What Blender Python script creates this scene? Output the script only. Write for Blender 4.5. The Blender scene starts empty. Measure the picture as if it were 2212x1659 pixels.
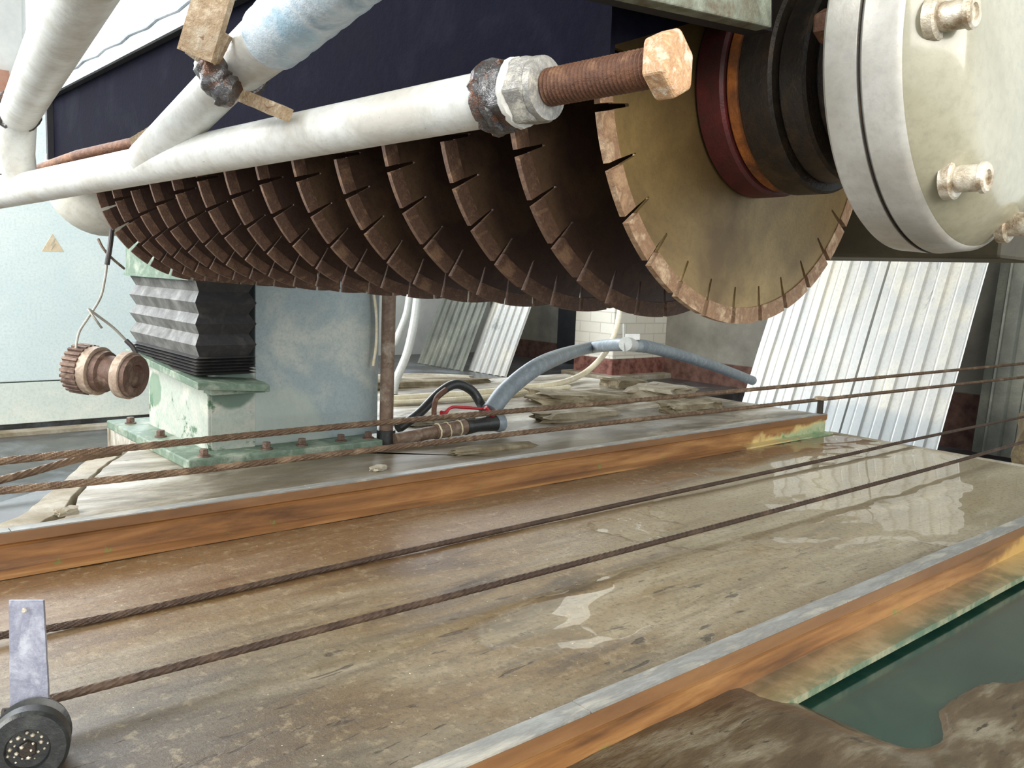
import bpy, bmesh, math, random
from mathutils import Vector as V, Matrix, noise as mnoise
random.seed(7)
SC = bpy.context.scene
COL = SC.collection
PI = math.pi
# ---------------------------------------------------------------- camera
RIGHT = V((0.75611158, -0.65326758, 0.03920154))
DOWN = V((-0.05201409, -0.11969781, -0.99144691))
FWD = V((0.65237246, 0.74760545, -0.12448402))
CAM = V((0, 0, 1.3)); FPX = 1862.2
cd = bpy.data.cameras.new('camera'); cam = bpy.data.objects.new('camera', cd); COL.objects.link(cam)
cd.sensor_width = 36; cd.lens = FPX / 2212 * 36; cd.clip_start = .02; cd.clip_end = 200
m3 = Matrix((RIGHT, -DOWN, -FWD)).transposed()
cam.matrix_world = Matrix.Translation(CAM) @ m3.to_4x4()
SC.camera = cam
# ---------------------------------------------------------------- light
SC.view_settings.view_transform = 'Standard'; SC.view_settings.look = 'None'
SC.view_settings.gamma = 1; SC.view_settings.use_curve_mapping = False
SC.view_settings.exposure = 0.3
w = bpy.data.worlds.new('sky'); SC.world = w; w.use_nodes = True
wn = w.node_tree.nodes; bg = wn['Background']
bg.inputs[0].default_value = (.86, .94, 1, 1); bg.inputs[1].default_value = 1.2
def area(name, loc, aim, sx, sy, e, col):
    l = bpy.data.lights.new(name, 'AREA'); l.shape = 'RECTANGLE'; l.size = sx; l.size_y = sy
    l.energy = e; l.color = col
    o = bpy.data.objects.new(name, l); COL.objects.link(o); o.location = loc
    o.rotation_euler = (V(aim) - V(loc)).to_track_quat('-Z', 'Y').to_euler(); return o
area('daylight_left_opening', (-4.5, 6.5, 4.6), (8, 6.5, .6), 9, 4.0, 1000, (1, .97, .92))
area('daylight_window', (3, 17.6, 6.9), (3, 0, 6.0), 18, 5.4, 4200, (.86, .93, 1))
area('daylight_front_opening', (.5, -4.2, 3.2), (2.5, 3, .8), 6, 2.6, 360, (1, .94, .84))

# ---------------------------------------------------------------- helpers
def ray(x, y):
    return RIGHT * ((x - 1106) / FPX) + DOWN * ((y - 829.5) / FPX) + FWD
def at(x, y, X=None, Y=None, Z=None, D=None):
    """point of the place seen at a photo pixel, on the plane X=, Y=, Z= or at depth D"""
    r = ray(x, y)
    if D is not None: return CAM + r * D
    if X is not None: return CAM + r * ((X - CAM.x) / r.x)
    if Y is not None: return CAM + r * ((Y - CAM.y) / r.y)
    return CAM + r * ((Z - CAM.z) / r.z)
def lin(c):
    return tuple((v / 255 / 12.92 if v <= 10 else ((v / 255 + .055) / 1.055) ** 2.4) for v in c)
MATS = {}
class NT:
    def __init__(s, name):
        s.m = bpy.data.materials.new(name); s.m.use_nodes = True
        s.t = s.m.node_tree; s.b = s.t.nodes['Principled BSDF']; s.L = s.t.links
    def n(s, typ, **k):
        q = s.t.nodes.new(typ)
        for a, b in k.items(): setattr(q, a, b)
        return q
    def ln(s, a, b): s.L.new(a, b)
    def coord(s, kind='pos', stretch=(1, 1, 1)):
        if kind == 'pos': o = s.n('ShaderNodeNewGeometry').outputs['Position']
        else: o = s.n('ShaderNodeTexCoord').outputs['Object']
        mp = s.n('ShaderNodeMapping'); mp.inputs['Scale'].default_value = stretch
        s.ln(o, mp.inputs[0]); return mp.outputs[0]
    def noise(s, vec, scale, detail=6, rough=.6, dist=0):
        q = s.n('ShaderNodeTexNoise'); q.inputs['Scale'].default_value = scale
        q.inputs['Detail'].default_value = detail; q.inputs['Roughness'].default_value = rough
        q.inputs['Distortion'].default_value = dist
        s.ln(vec, q.inputs['Vector']); return q.outputs[0]
    def ramp(s, f, stops):
        q = s.n('ShaderNodeValToRGB'); e = q.color_ramp.elements
        while len(e) < len(stops): e.new(.5)
        for i, (p, c) in enumerate(stops):
            e[i].position = p; c = c if len(c) == 4 else tuple(c) + (1,); e[i].color = c
        s.ln(f, q.inputs[0]); return q.outputs[0]
    def math(s, op, a, b=0, c=None, clamp=False):
        q = s.n('ShaderNodeMath', operation=op, use_clamp=clamp)
        for i, v in enumerate((a, b) if c is None else (a, b, c)):
            if isinstance(v, (int, float)): q.inputs[i].default_value = v
            else: s.ln(v, q.inputs[i])
        return q.outputs[0]
    def sm(s, v, a, b):
        q = s.n('ShaderNodeMapRange', interpolation_type='SMOOTHSTEP')
        s.ln(v, q.inputs[0]); q.inputs[1].default_value = a; q.inputs[2].default_value = b
        return q.outputs[0]
    def mix(s, f, a, b):
        q = s.n('ShaderNodeMix', data_type='RGBA')
        if isinstance(f, (int, float)): q.inputs[0].default_value = f
        else: s.ln(f, q.inputs[0])
        for i, v in ((6, a), (7, b)):
            if isinstance(v, tuple): q.inputs[i].default_value = v if len(v) == 4 else v + (1,)
            else: s.ln(v, q.inputs[i])
        return q.outputs[2]
    def bump(s, h, strength=.3, dist=.01):
        q = s.n('ShaderNodeBump'); q.inputs['Strength'].default_value = strength
        q.inputs['Distance'].default_value = dist; s.ln(h, q.inputs['Height'])
        s.ln(q.outputs[0], s.b.inputs['Normal']); return q.outputs[0]
def mat(name, c1, c2=None, c3=None, scale=6, rough=.6, metal=0, bump=.25, bscale=60, stretch=(1, 1, 1), t=(.35, .65), coat=0, kind='pos', spots=None, spot_t=.68, spot_scale=25, rvar=.15):
    """weathered surface: two or three tones of noise, optional dirt spots, bump and varied gloss"""
    s = NT(name); v = s.coord(kind, stretch)
    c1 = lin(c1); c2 = lin(c2) if c2 else tuple(x * .75 for x in c1)
    st = [(t[0], c1), (t[1], c2)]
    if c3: st = [(t[0], c1), ((t[0] + t[1]) / 2, c2), (t[1], lin(c3))]
    nz = s.noise(v, scale, 8, .65, .4)
    col = s.ramp(nz, st)
    fine = s.noise(v, bscale, 4, .7)
    col = s.mix(s.math('MULTIPLY', s.sm(fine, .4, .75), .35), col, tuple(x * .55 for x in c2))
    if spots:
        sp = s.noise(v, spot_scale, 5, .7, .6)
        col = s.mix(s.sm(sp, spot_t - .03, spot_t + .05), col, lin(spots))
    s.ln(col, s.b.inputs['Base Color'])
    s.ln(s.math('MULTIPLY_ADD', nz, rvar * 2, max(.02, rough - rvar)), s.b.inputs['Roughness'])
    s.b.inputs['Metallic'].default_value = metal
    if coat:
        s.b.inputs['Coat Weight'].default_value = coat; s.b.inputs['Coat Roughness'].default_value = .12
    if bump: s.bump(fine, bump, .006)
    MATS[name] = s.m; return s.m

def stain(m, c, rad, colr, amt=.8, nz=.35):
    """a stain patch with a ragged outline round point c; rad per axis"""
    t = m.node_tree; b = t.nodes['Principled BSDF']; s = NT.__new__(NT); s.m = m; s.t = t; s.b = b; s.L = t.links
    src = b.inputs['Base Color'].links[0].from_socket
    v = s.coord('pos'); sep = s.n('ShaderNodeSeparateXYZ'); s.ln(v, sep.inputs[0]); acc = None
    for i in range(3):
        if not rad[i]: continue
        q = s.math('POWER', s.math('ABSOLUTE', s.math('DIVIDE', s.math('SUBTRACT', sep.outputs[i], c[i]), rad[i])), 2.0)
        acc = q if acc is None else s.math('ADD', acc, q)
    n = s.noise(v, 2.2 / max(rad), 6, .65)
    f = s.math('SUBTRACT', 1, s.sm(s.math('MULTIPLY_ADD', n, nz * 4, s.math('SUBTRACT', acc, nz * 2)), .7, 1.1))
    s.ln(s.mix(s.math('MULTIPLY', f, amt), src, lin(colr)), b.inputs['Base Color'])
class MB:
    """collects shapes given in world coordinates; build() links them as ONE mesh object"""
    def __init__(s): s.v = []; s.f = []; s.sm = []
    def add(s, vs, fs, smooth=False):
        o = len(s.v); s.v += [V(p) for p in vs]; s.f += [tuple(i + o for i in f) for f in fs]; s.sm += [smooth] * len(fs); return s
    def box(s, a, b):
        (x0, y0, z0), (x1, y1, z1) = a, b
        return s.add([(x0, y0, z0), (x1, y0, z0), (x1, y1, z0), (x0, y1, z0), (x0, y0, z1), (x1, y0, z1), (x1, y1, z1), (x0, y1, z1)],
                     [(0, 3, 2, 1), (4, 5, 6, 7), (0, 1, 5, 4), (1, 2, 6, 5), (2, 3, 7, 6), (3, 0, 4, 7)])
    def obox(s, c, ax, h):
        c = V(c); a = [V(q).normalized() * k for q, k in zip(ax, h)]
        vs = [c + a[0] * i + a[1] * j + a[2] * k for k in (-1, 1) for i, j in ((-1, -1), (1, -1), (1, 1), (-1, 1))]
        return s.add(vs, [(0, 3, 2, 1), (4, 5, 6, 7), (0, 1, 5, 4), (1, 2, 6, 5), (2, 3, 7, 6), (3, 0, 4, 7)])
    def prism(s, poly, d):
        """poly: 3D ring, extruded by vector d"""
        n = len(poly); d = V(d); p = [V(q) for q in poly]
        return s.add(p + [q + d for q in p], [tuple(range(n))[::-1], tuple(range(n, 2 * n))] + [(i, (i + 1) % n, n + (i + 1) % n, n + i) for i in range(n)])
    def sweep(s, pts, ring, smooth=True, cap=True, closed=False):
        """ring(i, t) -> list of (u, v) offsets; parallel transported along pts"""
        pts = [V(p) for p in pts]; n = len(pts); up = None; vs = []; k = None
        for i, p in enumerate(pts):
            t = (pts[min(i + 1, n - 1)] - pts[max(i - 1, 0)]).normalized()
            if up is None:
                up = t.orthogonal().normalized() if abs(t.z) > .95 else (V((0, 0, 1)) - t * t.z).normalized()
            else: up = (up - t * up.dot(t)).normalized()
            sd = t.cross(up); r = ring(i, i / (n - 1)); k = len(r)
            vs += [p + sd * a + up * b for a, b in r]
        fs = [(i * k + j, i * k + (j + 1) % k, (i + 1) * k + (j + 1) % k, (i + 1) * k + j) for i in range(n - 1) for j in range(k)]
        s.add(vs, fs, smooth)
        if cap:
            o = len(s.v) - len(vs)
            s.f += [tuple(o + j for j in range(k))[::-1], tuple(o + (n - 1) * k + j for j in range(k))]; s.sm += [False, False]
        return s
    def tube(s, pts, r, n=16, smooth=True):
        rr = r if callable(r) else (lambda t: r)
        return s.sweep(pts, lambda i, t: [(rr(t) * math.cos(2 * PI * j / n), rr(t) * math.sin(2 * PI * j / n)) for j in range(n)], smooth)
    def lathe(s, c, ax, prof, n=48, smooth=True):
        """prof: list of (distance along ax, radius)"""
        c = V(c); ax = V(ax).normalized(); u = ax.orthogonal().normalized(); w = ax.cross(u); vs = []; fs = []
        for h, r in prof: vs += [c + ax * h + (u * math.cos(2 * PI * j / n) + w * math.sin(2 * PI * j / n)) * r for j in range(n)]
        m = len(prof)
        fs = [(i * n + j, i * n + (j + 1) % n, (i + 1) * n + (j + 1) % n, (i + 1) * n + j) for i in range(m - 1) for j in range(n)]
        s.add(vs, fs, smooth)
        o = len(s.v) - len(vs)
        if prof[0][1] > 0: s.f.append(tuple(o + j for j in range(n))[::-1]); s.sm.append(False)
        if prof[-1][1] > 0: s.f.append(tuple(o + (m - 1) * n + j for j in range(n))); s.sm.append(False)
        return s
    def build(s, name, m, parent=None, bevel=0, auto=True):
        me = bpy.data.meshes.new(name); org = parent.matrix_basis.translation.copy() if parent and parent.parent is None else (V((0, 0, 0)) if not parent else None)
        if org is None:
            q = parent; org = V((0, 0, 0))
            while q: org += q.location; q = q.parent
        me.from_pydata([tuple(p - org) for p in s.v], [], s.f)
        me.polygons.foreach_set('use_smooth', s.sm); me.validate()
        bm = bmesh.new(); bm.from_mesh(me); bmesh.ops.remove_doubles(bm, verts=bm.verts, dist=1e-6); bmesh.ops.recalc_face_normals(bm, faces=bm.faces)
        if any(s.sm):
            for e in bm.edges:
                if len(e.link_faces) == 2 and e.calc_face_angle(0) > .6: e.smooth = False
        bm.to_mesh(me); bm.free()
        if m: me.materials.append(m)
        o = bpy.data.objects.new(name, me); COL.objects.link(o)
        if parent: o.parent = parent
        if bevel:
            b = o.modifiers.new('bevel', 'BEVEL'); b.width = bevel; b.segments = 2; b.limit_method = 'ANGLE'
        return o
def empty(name, loc):
    o = bpy.data.objects.new(name, None); COL.objects.link(o); o.location = loc; o.empty_display_size = .1; return o
def tag(o, label, cat, group=None, kind=None):
    o['label'] = label; o['category'] = cat
    if group: o['group'] = group
    if kind: o['kind'] = kind
    return o
def struct(o): o['kind'] = 'structure'; return o
def part_label(o, label): o['label'] = label; return o
def curve(pts, n=10):
    pts = [V(p) for p in pts]; q = [pts[0] * 2 - pts[1]] + pts + [pts[-1] * 2 - pts[-2]]; out = []
    for i in range(1, len(q) - 2):
        a, b, c, d = q[i - 1:i + 3]
        for k in range(n):
            t = k / n
            out.append(.5 * ((2 * b) + (c - a) * t + (2 * a - 5 * b + 4 * c - d) * t * t + (3 * b - a - 3 * c + d) * t ** 3))
    return out + [pts[-1]]
def rough_mesh(o, amp, freq, seed=0):
    for v in o.data.vertices:
        p = V(v.co) * freq + V((seed, seed * 2, 0)); v.co += V((mnoise.noise(p), mnoise.noise(p + V((9, 3, 1))), mnoise.noise(p + V((2, 7, 5))))) * amp
def hexring(c, ax, r, h, up=(0, 0, 1), ch=.12):
    """hexagonal nut or bolt head, faces chamfered at both ends"""
    ax = V(ax).normalized(); u = (V(up) - ax * V(up).dot(ax)).normalized(); w = ax.cross(u); m = MB(); n = 6; vs = []
    for hh, rr in ((0, r * (1 - ch)), (h * .12, r), (h * .88, r), (h, r * (1 - ch))):
        vs += [V(c) + ax * hh + (u * math.cos(PI / 3 * j) + w * math.sin(PI / 3 * j)) * rr for j in range(6)]
    m.add(vs, [(i * 6 + j, i * 6 + (j + 1) % 6, (i + 1) * 6 + (j + 1) % 6, (i + 1) * 6 + j) for i in range(3) for j in range(6)] + [(5, 4, 3, 2, 1, 0), (18, 19, 20, 21, 22, 23)])
    return m

# ---------------------------------------------------------------- materials
def slab_material():
    s = NT('wet_stone_bed'); b = s.b
    v = s.coord('pos', (.45, 1.5, 1)); v2 = s.coord('pos', (1, 1, 1)); vs = s.coord('pos', (.35, 2.6, 1))
    sep = s.n('ShaderNodeSeparateXYZ'); s.ln(v2, sep.inputs[0]); X, Y = sep.outputs[0], sep.outputs[1]
    n1 = s.noise(v, 1.6, 8, .62, .5); n2 = s.noise(vs, 3.2, 8, .65, .3); n3 = s.noise(v2, 45, 4, .7)
    col = s.ramp(n1, [(.34, lin((78, 62, 40))), (.44, lin((126, 104, 68))), (.54, lin((138, 124, 96))), (.66, lin((176, 164, 138)))])
    col = s.mix(s.math('MULTIPLY', s.sm(n2, .46, .64), .75), col, lin((90, 76, 56)))
    wet = s.math('MULTIPLY', s.math('SUBTRACT', 1, s.sm(X, .7, 1.9)), s.math('SUBTRACT', 1, s.sm(Y, 2.3, 3.1)))
    col = s.mix(s.math('MULTIPLY', wet, .8), col, lin((66, 58, 50)))
    # ochre staining along the far rail, paler silt towards the far end
    och = s.math('MAXIMUM', s.math('MULTIPLY', s.sm(Y, 2.5, 3.6), s.math('SUBTRACT', 1, s.sm(X, 3.5, 6))), s.sm(s.math('MULTIPLY_ADD', n1, .8, Y), 3.75, 4.0))
    col = s.mix(s.math('MULTIPLY', och, s.math('MULTIPLY_ADD', n2, .9, .3)), col, lin((112, 78, 42)))
    far = s.sm(s.math('MULTIPLY_ADD', n1, 2.0, X), 2.6, 6.5)
    far = s.math('MULTIPLY', far, s.math('SUBTRACT', 1, s.sm(s.math('MULTIPLY_ADD', n1, .8, Y), 3.7, 3.95)))
    col = s.mix(s.math('MULTIPLY', far, .55), col, lin((186, 172, 140)))
    vp = s.coord('pos', (3.2, 13, 1)); pit = s.noise(vp, 1.5, 4, .55, .3)
    reg = s.math('MULTIPLY', s.math('SUBTRACT', 1, s.sm(X, 2.8, 5.0)), s.math('SUBTRACT', 1, s.math('MULTIPLY', s.sm(Y, 2.3, 2.9), .6)))
    pitm = s.math('MULTIPLY', s.sm(pit, .62, .67), reg)
    col = s.mix(s.math('MULTIPLY', pitm, .75), col, lin((46, 36, 24)))
    col = s.mix(s.math('MULTIPLY', s.sm(n3, .48, .68), .5), col, lin((72, 60, 44)))
    gr = s.noise(v2, 16, 6, .75); col = s.mix(s.math('MULTIPLY', s.sm(gr, .52, .66), .4), col, lin((176, 160, 128)))
    chip = s.noise(v2, 70, 2, .5); col = s.mix(s.sm(chip, .73, .76), col, lin((214, 200, 160)))
    s.ln(col, b.inputs['Base Color'])
    # standing water: still pool at the far end and a smaller one in mid bed
    def blob(cx, cy, rx, ry):
        a = s.math('POWER', s.math('DIVIDE', s.math('SUBTRACT', X, cx), rx), 2.0)
        c = s.math('POWER', s.math('ABSOLUTE', s.math('DIVIDE', s.math('SUBTRACT', Y, cy), ry)), 2.0)
        return s.math('SUBTRACT', 1, s.math('ADD', a, c))
    nn = s.math('MULTIPLY_ADD', s.noise(v2, 1.7, 5, .55), 1.8, -.9)
    p1 = s.sm(s.math('ADD', blob(6.4, 2.6, 3.0, 1.3), nn), .0, .1)
    p2 = s.sm(s.math('ADD', blob(2.8, 2.22, 1.0, .3), s.math('MULTIPLY', nn, .8)), .05, .3)
    pool = s.math('MAXIMUM', p1, p2)
    b.inputs['Coat Weight'].default_value = 1; s.ln(s.math('MULTIPLY_ADD', pool, .7, 1.4), b.inputs['Coat IOR'])
    s.ln(s.math('MULTIPLY_ADD', wet, -.15, s.math('MULTIPLY_ADD', pool, -.2, .22)), b.inputs['Coat Roughness'])
    s.ln(s.math('MULTIPLY_ADD', wet, .25, .75), b.inputs['Coat Weight'])
    s.ln(s.math('MULTIPLY_ADD', n1, .3, .38), b.inputs['Roughness'])
    h = s.math('ADD', s.math('MULTIPLY', n3, .35), s.math('ADD', s.math('MULTIPLY', n2, .8), s.math('MULTIPLY', pitm, -.9)))
    h = s.math('MULTIPLY', h, s.math('SUBTRACT', 1, pool))
    bu = s.bump(h, .55, .012)
    b2 = s.n('ShaderNodeBump'); b2.inputs['Strength'].default_value = 1; b2.inputs['Distance'].default_value = .009
    s.ln(s.math('MULTIPLY', s.math('ADD', s.noise(v2, 55, 5, .75), n2), s.math('SUBTRACT', 1, pool)), b2.inputs['Height'])
    s.ln(b2.outputs[0], b.inputs['Coat Normal'])
    return s.m
def rail_material(name, palex, pale, greenw=None, near=False):
    s = NT(name); v = s.coord('pos', (.35, 3, 3)); v2 = s.coord('pos', (1, 1, 1))
    sep = s.n('ShaderNodeSeparateXYZ'); s.ln(v2, sep.inputs[0]); X, Z = sep.outputs[0], sep.outputs[2]
    n = s.noise(v, 3, 8, .65, .3); n2 = s.noise(v2, 7, 8, .7, .3)
    col = s.ramp(n, [(.33, lin((92, 62, 38))), (.5, lin((142, 98, 56))), (.66, lin((174, 130, 80)))])
    col = s.mix(s.math('MULTIPLY', s.sm(Z, .115, .135), .6), col, lin((112, 80, 52)))
    greenw = greenw or palex
    m = s.sm(s.math('MULTIPLY_ADD', s.noise(v2, 2.5, 8, .65), 3.0, s.math('MULTIPLY_ADD', Z, -8.0, X)), palex, palex + .5)
    col = s.mix(m, col, lin(pale))  # paler tone fades in towards the far X end
    g = s.sm(s.math('MULTIPLY_ADD', n2, 2.6, s.math('MULTIPLY_ADD', Z, -9.0, X)), greenw + .3, greenw + .7)
    col = s.mix(s.math('MULTIPLY', g, .9), col, s.mix(s.sm(n2, .4, .6), lin((84, 142, 108)), lin((176, 188, 150))))
    g2 = s.math('MULTIPLY', s.sm(n2, .62, .66), s.math('SUBTRACT', 1, s.sm(Z, .03, .06)))
    col = s.mix(s.math('MULTIPLY', g2, .8), col, lin((104, 132, 66)))
    if near:
        fl = s.math('MULTIPLY', s.math('SUBTRACT', 1, s.sm(Z, .022, .034)), s.sm(X, 1.6, 2.3))
        col = s.mix(s.math('MULTIPLY', fl, .85), col, s.mix(s.sm(n2, .4, .6), lin((96, 128, 104)), lin((170, 172, 142))))
    s.ln(col, s.b.inputs['Base Color']); s.ln(s.math('MULTIPLY_ADD', n, .3, .25), s.b.inputs['Roughness'])
    s.b.inputs['Coat Weight'].default_value = .35; s.b.inputs['Coat Roughness'].default_value = .18
    s.bump(n2, .25, .004); return s.m
def brick_material():
    s = NT('painted_brick'); v = s.coord('pos', (1, 1, 1))
    sep = s.n('ShaderNodeSeparateXYZ'); s.ln(v, sep.inputs[0])
    cmb = s.n('ShaderNodeCombineXYZ'); s.ln(s.math('ADD', sep.outputs[0], sep.outputs[1]), cmb.inputs[0]); s.ln(s.math('ADD', sep.outputs[2], 5.0), cmb.inputs[1])
    br = s.n('ShaderNodeTexBrick'); s.ln(cmb.outputs[0], br.inputs[0]); br.inputs['Scale'].default_value = 1
    br.inputs['Brick Width'].default_value = .56; br.inputs['Row Height'].default_value = .21; br.inputs['Mortar Size'].default_value = .012
    br.inputs['Color1'].default_value = lin((224, 218, 202)) + (1,); br.inputs['Color2'].default_value = lin((234, 230, 216)) + (1,); br.inputs['Mortar'].default_value = lin((208, 202, 188)) + (1,)
    n = s.noise(v, 8, 6, .6)
    red = s.math('MULTIPLY', s.sm(sep.outputs[2], -.56, -.54), s.math('SUBTRACT', 1, s.sm(sep.outputs[2], -.24, -.22)))
    col = s.mix(red, br.outputs[0], s.ramp(n, [(.35, lin((92, 52, 44))), (.6, lin((146, 100, 88)))]))
    s.ln(col, s.b.inputs['Base Color']); s.b.inputs['Roughness'].default_value = .85
    s.bump(s.math('ADD', s.math('MULTIPLY', br.outputs[1], -1.0), n), .5, .02); return s.m
def wall_material(name, c1, c2, red=True):
    s = NT(name); v = s.coord('pos', (1, 1, 1)); sep = s.n('ShaderNodeSeparateXYZ'); s.ln(v, sep.inputs[0])
    n = s.noise(v, 1.3, 8, .65); col = s.ramp(n, [(.35, lin(c1)), (.65, lin(c2))])
    if red:
        col = s.mix(s.math('SUBTRACT', 1, s.sm(sep.outputs[2], -.24, -.21)), col, s.ramp(s.noise(v, 5, 6, .6), [(.35, lin((74, 48, 40))), (.65, lin((112, 82, 70)))]))
    s.ln(col, s.b.inputs['Base Color']); s.b.inputs['Roughness'].default_value = .9; s.bump(s.noise(v, 30, 4, .6), .3, .01); return s.m
M_slab = slab_material()
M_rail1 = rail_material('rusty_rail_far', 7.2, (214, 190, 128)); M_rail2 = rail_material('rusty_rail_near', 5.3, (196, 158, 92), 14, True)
M_brick = brick_material()
M_brickred = wall_material('old_red_brick', (170, 120, 100), (196, 160, 140), False)
M_wall = wall_material('grey_plaster', (112, 108, 98), (140, 136, 124)); M_wall2 = wall_material('pale_plaster', (196, 198, 196), (220, 222, 220), False)
M_concrete = mat('pale_concrete', (186, 180, 166), (158, 148, 128), (128, 116, 92), 2.2, .75, 0, .5, 35, spots=(92, 84, 66), spot_t=.66, spot_scale=9)
M_plinth = mat('plinth_concrete', (204, 200, 190), (160, 150, 132), (98, 88, 70), 1.7, .55, 0, .6, 30, (.6, 1.6, 1), (.4, .6), spots=(96, 90, 80), spot_t=.64, spot_scale=5, coat=.25)
M_moss = mat('mossy_concrete', (160, 150, 126), (124, 112, 88), (88, 76, 56), 3.5, .85, 0, .8, 24)
M_brownc = mat('brown_concrete', (112, 96, 66), (90, 76, 52), (134, 118, 86), 2.5, .85, 0, .6, 30)
M_dark = mat('dark_wet_floor', (86, 86, 84), (62, 62, 62), (112, 118, 124), 1.4, .45, 0, .4, 30, coat=.3)
M_near = mat('muddy_stone', (66, 50, 30), (86, 72, 50), (128, 120, 100), 2.6, .45, 0, 1, 26, (.8, 3.0, 1), (.38, .62), spots=(52, 42, 28), spot_t=.62, spot_scale=9, coat=.5)
M_teal = mat('green_water', (20, 56, 48), (30, 66, 56), (52, 80, 64), 1.5, .16, 0, .05, 20, coat=1, rvar=.08)
M_whitepaint = mat('white_pipe_paint', (230, 232, 228), (222, 222, 216), (204, 200, 190), 9, .4, 0, .15, 50, spots=(132, 96, 60), spot_t=.70, spot_scale=45)
M_tape = mat('pale_blue_tape', (160, 190, 208), (202, 214, 222), (130, 156, 176), 9, .45, 0, .5, 40)
M_cream = mat('cream_housing_paint', (172, 169, 148), (160, 156, 134), (144, 140, 118), 3, .28, 0, .05, 60, coat=.8, spots=(120, 110, 84), spot_t=.72, spot_scale=30)
M_housing = mat('pale_machined_ring', (206, 204, 198), (186, 184, 178), (164, 160, 150), 3, .35, .15, .1, 60)
M_boltm = mat('bolt_steel', (232, 226, 212), (206, 196, 176), (136, 114, 86), 26, .4, .3, .4, 90)
M_rust = mat('brown_rust', (124, 84, 60), (98, 66, 50), (150, 112, 84), 14, .6, .2, .6, 110)
M_rusthead = mat('pale_rust', (222, 196, 158), (186, 142, 102), (232, 218, 194), 40, .65, .1, .5, 100)
M_weld = mat('weld_bead', (126, 126, 128), (86, 84, 84), (122, 78, 50), 30, .35, .6, .8, 60)
M_bar = mat('rusty_flat_bar', (196, 180, 156), (150, 126, 96), (180, 168, 148), 24, .6, .1, .6, 90, spots=(110, 72, 46), spot_t=.62)
M_core = mat('blade_steel', (150, 126, 80), (130, 108, 68), (104, 84, 54), 2.5, .42, .45, .12, 120, kind='obj')
M_seg = mat('diamond_segment', (158, 128, 98), (128, 98, 72), (186, 162, 132), 22, .6, .1, .4, 160, kind='obj')
M_core2 = mat('blade_steel_brown', (84, 62, 50), (68, 50, 42), (98, 76, 56), 3.5, .5, .35, .2, 120, kind='obj')
M_seg2 = mat('diamond_segment_brown', (106, 78, 60), (84, 60, 46), (128, 98, 74), 22, .6, .1, .4, 160, kind='obj')
M_red = mat('dark_red_flange', (112, 46, 44), (90, 40, 40), (70, 44, 40), 9, .5, .1, .3, 90)
M_orange = mat('orange_washer', (186, 112, 52), (150, 90, 46), (96, 64, 40), 18, .6, .1, .4, 90)
M_darkhub = mat('grimy_hub', (64, 50, 38), (48, 42, 36), (78, 62, 42), 8, .5, .3, .4, 70)
M_hood = mat('hood_outer', (200, 208, 214), (182, 190, 196), (150, 158, 164), 5, .55, 0, .2, 50)
M_nut = mat('dull_zinc_nut', (176, 174, 166), (140, 138, 134), (204, 200, 186), 26, .4, .2, .5, 70)
M_hoodin = mat('dark_interior', (40, 40, 46), (32, 32, 38), (46, 42, 42), 3, .7, 0, .3, 50)  # inside faces, far darker than the outer sheet
M_teal.node_tree.nodes['Principled BSDF'].inputs['Alpha'].default_value = .8
M_rope2 = mat('dark_wire_rope', (84, 64, 50), (66, 50, 40), (100, 80, 64), 5, .55, .1, .3, 120)
M_shade = mat('hood_shade_navy', (17, 18, 30), (11, 12, 26), (18, 18, 28), 4, .95, 0, .3, 60)  # near-black navy, puts the shade under the hood into colour
M_shade.node_tree.nodes['Principled BSDF'].inputs['Specular IOR Level'].default_value = .08
M_beam = mat('olive_machine_body', (70, 62, 38), (58, 52, 34), (46, 42, 30), 2.6, .55, 0, .2, 50)
M_bracket = mat('green_grey_bracket', (150, 156, 140), (120, 126, 112), (96, 84, 66), 14, .6, .1, .5, 60)
M_rope = mat('wire_rope', (136, 110, 86), (102, 80, 62), (158, 132, 106), 5, .5, .2, .3, 120)
M_strap = mat('galvanised_strap', (170, 170, 180), (140, 140, 154), (188, 188, 196), 9, .4, .5, .2, 80)
M_rubber = mat('black_rubber', (44, 46, 44), (34, 36, 36), (60, 62, 58), 12, .45, 0, .3, 60, coat=.2)
M_bellows = mat('grey_bellows_cloth', (128, 128, 124), (100, 100, 98), (76, 74, 70), 7, .6, 0, .35, 50)
M_bellows2 = mat('black_bellows_cloth', (62, 60, 60), (48, 47, 48), (74, 72, 68), 6, .55, 0, .35, 50)
M_green = mat('pale_green_paint', (182, 184, 174), (168, 176, 166), (202, 200, 186), 3.5, .5, 0, .2, 50, spots=(74, 106, 80), spot_t=.62, spot_scale=4)
M_greend = mat('green_paint', (130, 146, 130), (96, 118, 100), (164, 172, 156), 5, .55, 0, .3, 50)
M_blue = mat('blue_grey_sheet', (166, 178, 178), (152, 166, 168), (188, 192, 184), 1.8, .5, .1, .1, 60, spots=(96, 108, 104), spot_t=.73, spot_scale=12)
M_cab = mat('pale_blue_enamel', (222, 236, 236), (216, 232, 232), (226, 238, 236), 1.2, .4, 0, .04, 40)
M_cab2 = mat('white_lower_panel', (230, 236, 228), (220, 230, 222), (234, 238, 228), 1.4, .4, 0, .04, 40)
M_sign = mat('faded_orange', (224, 206, 176), (216, 196, 164), None, 5, .6, 0, 0, 20)
M_sign2 = mat('faded_sign_mark', (196, 190, 168), (190, 182, 160), None, 5, .6, 0, 0, 20)
M_sheet = mat('galvanised_sheet', (204, 200, 190), (188, 188, 184), (212, 206, 190), .9, .42, .25, .05, 40, (.8, .8, .5), spots=(150, 152, 148), spot_t=.64, spot_scale=1.6)
M_sheet2 = mat('weathered_sheet', (146, 146, 132), (122, 124, 114), (100, 102, 94), 1.2, .5, .25, .1, 40)
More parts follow.
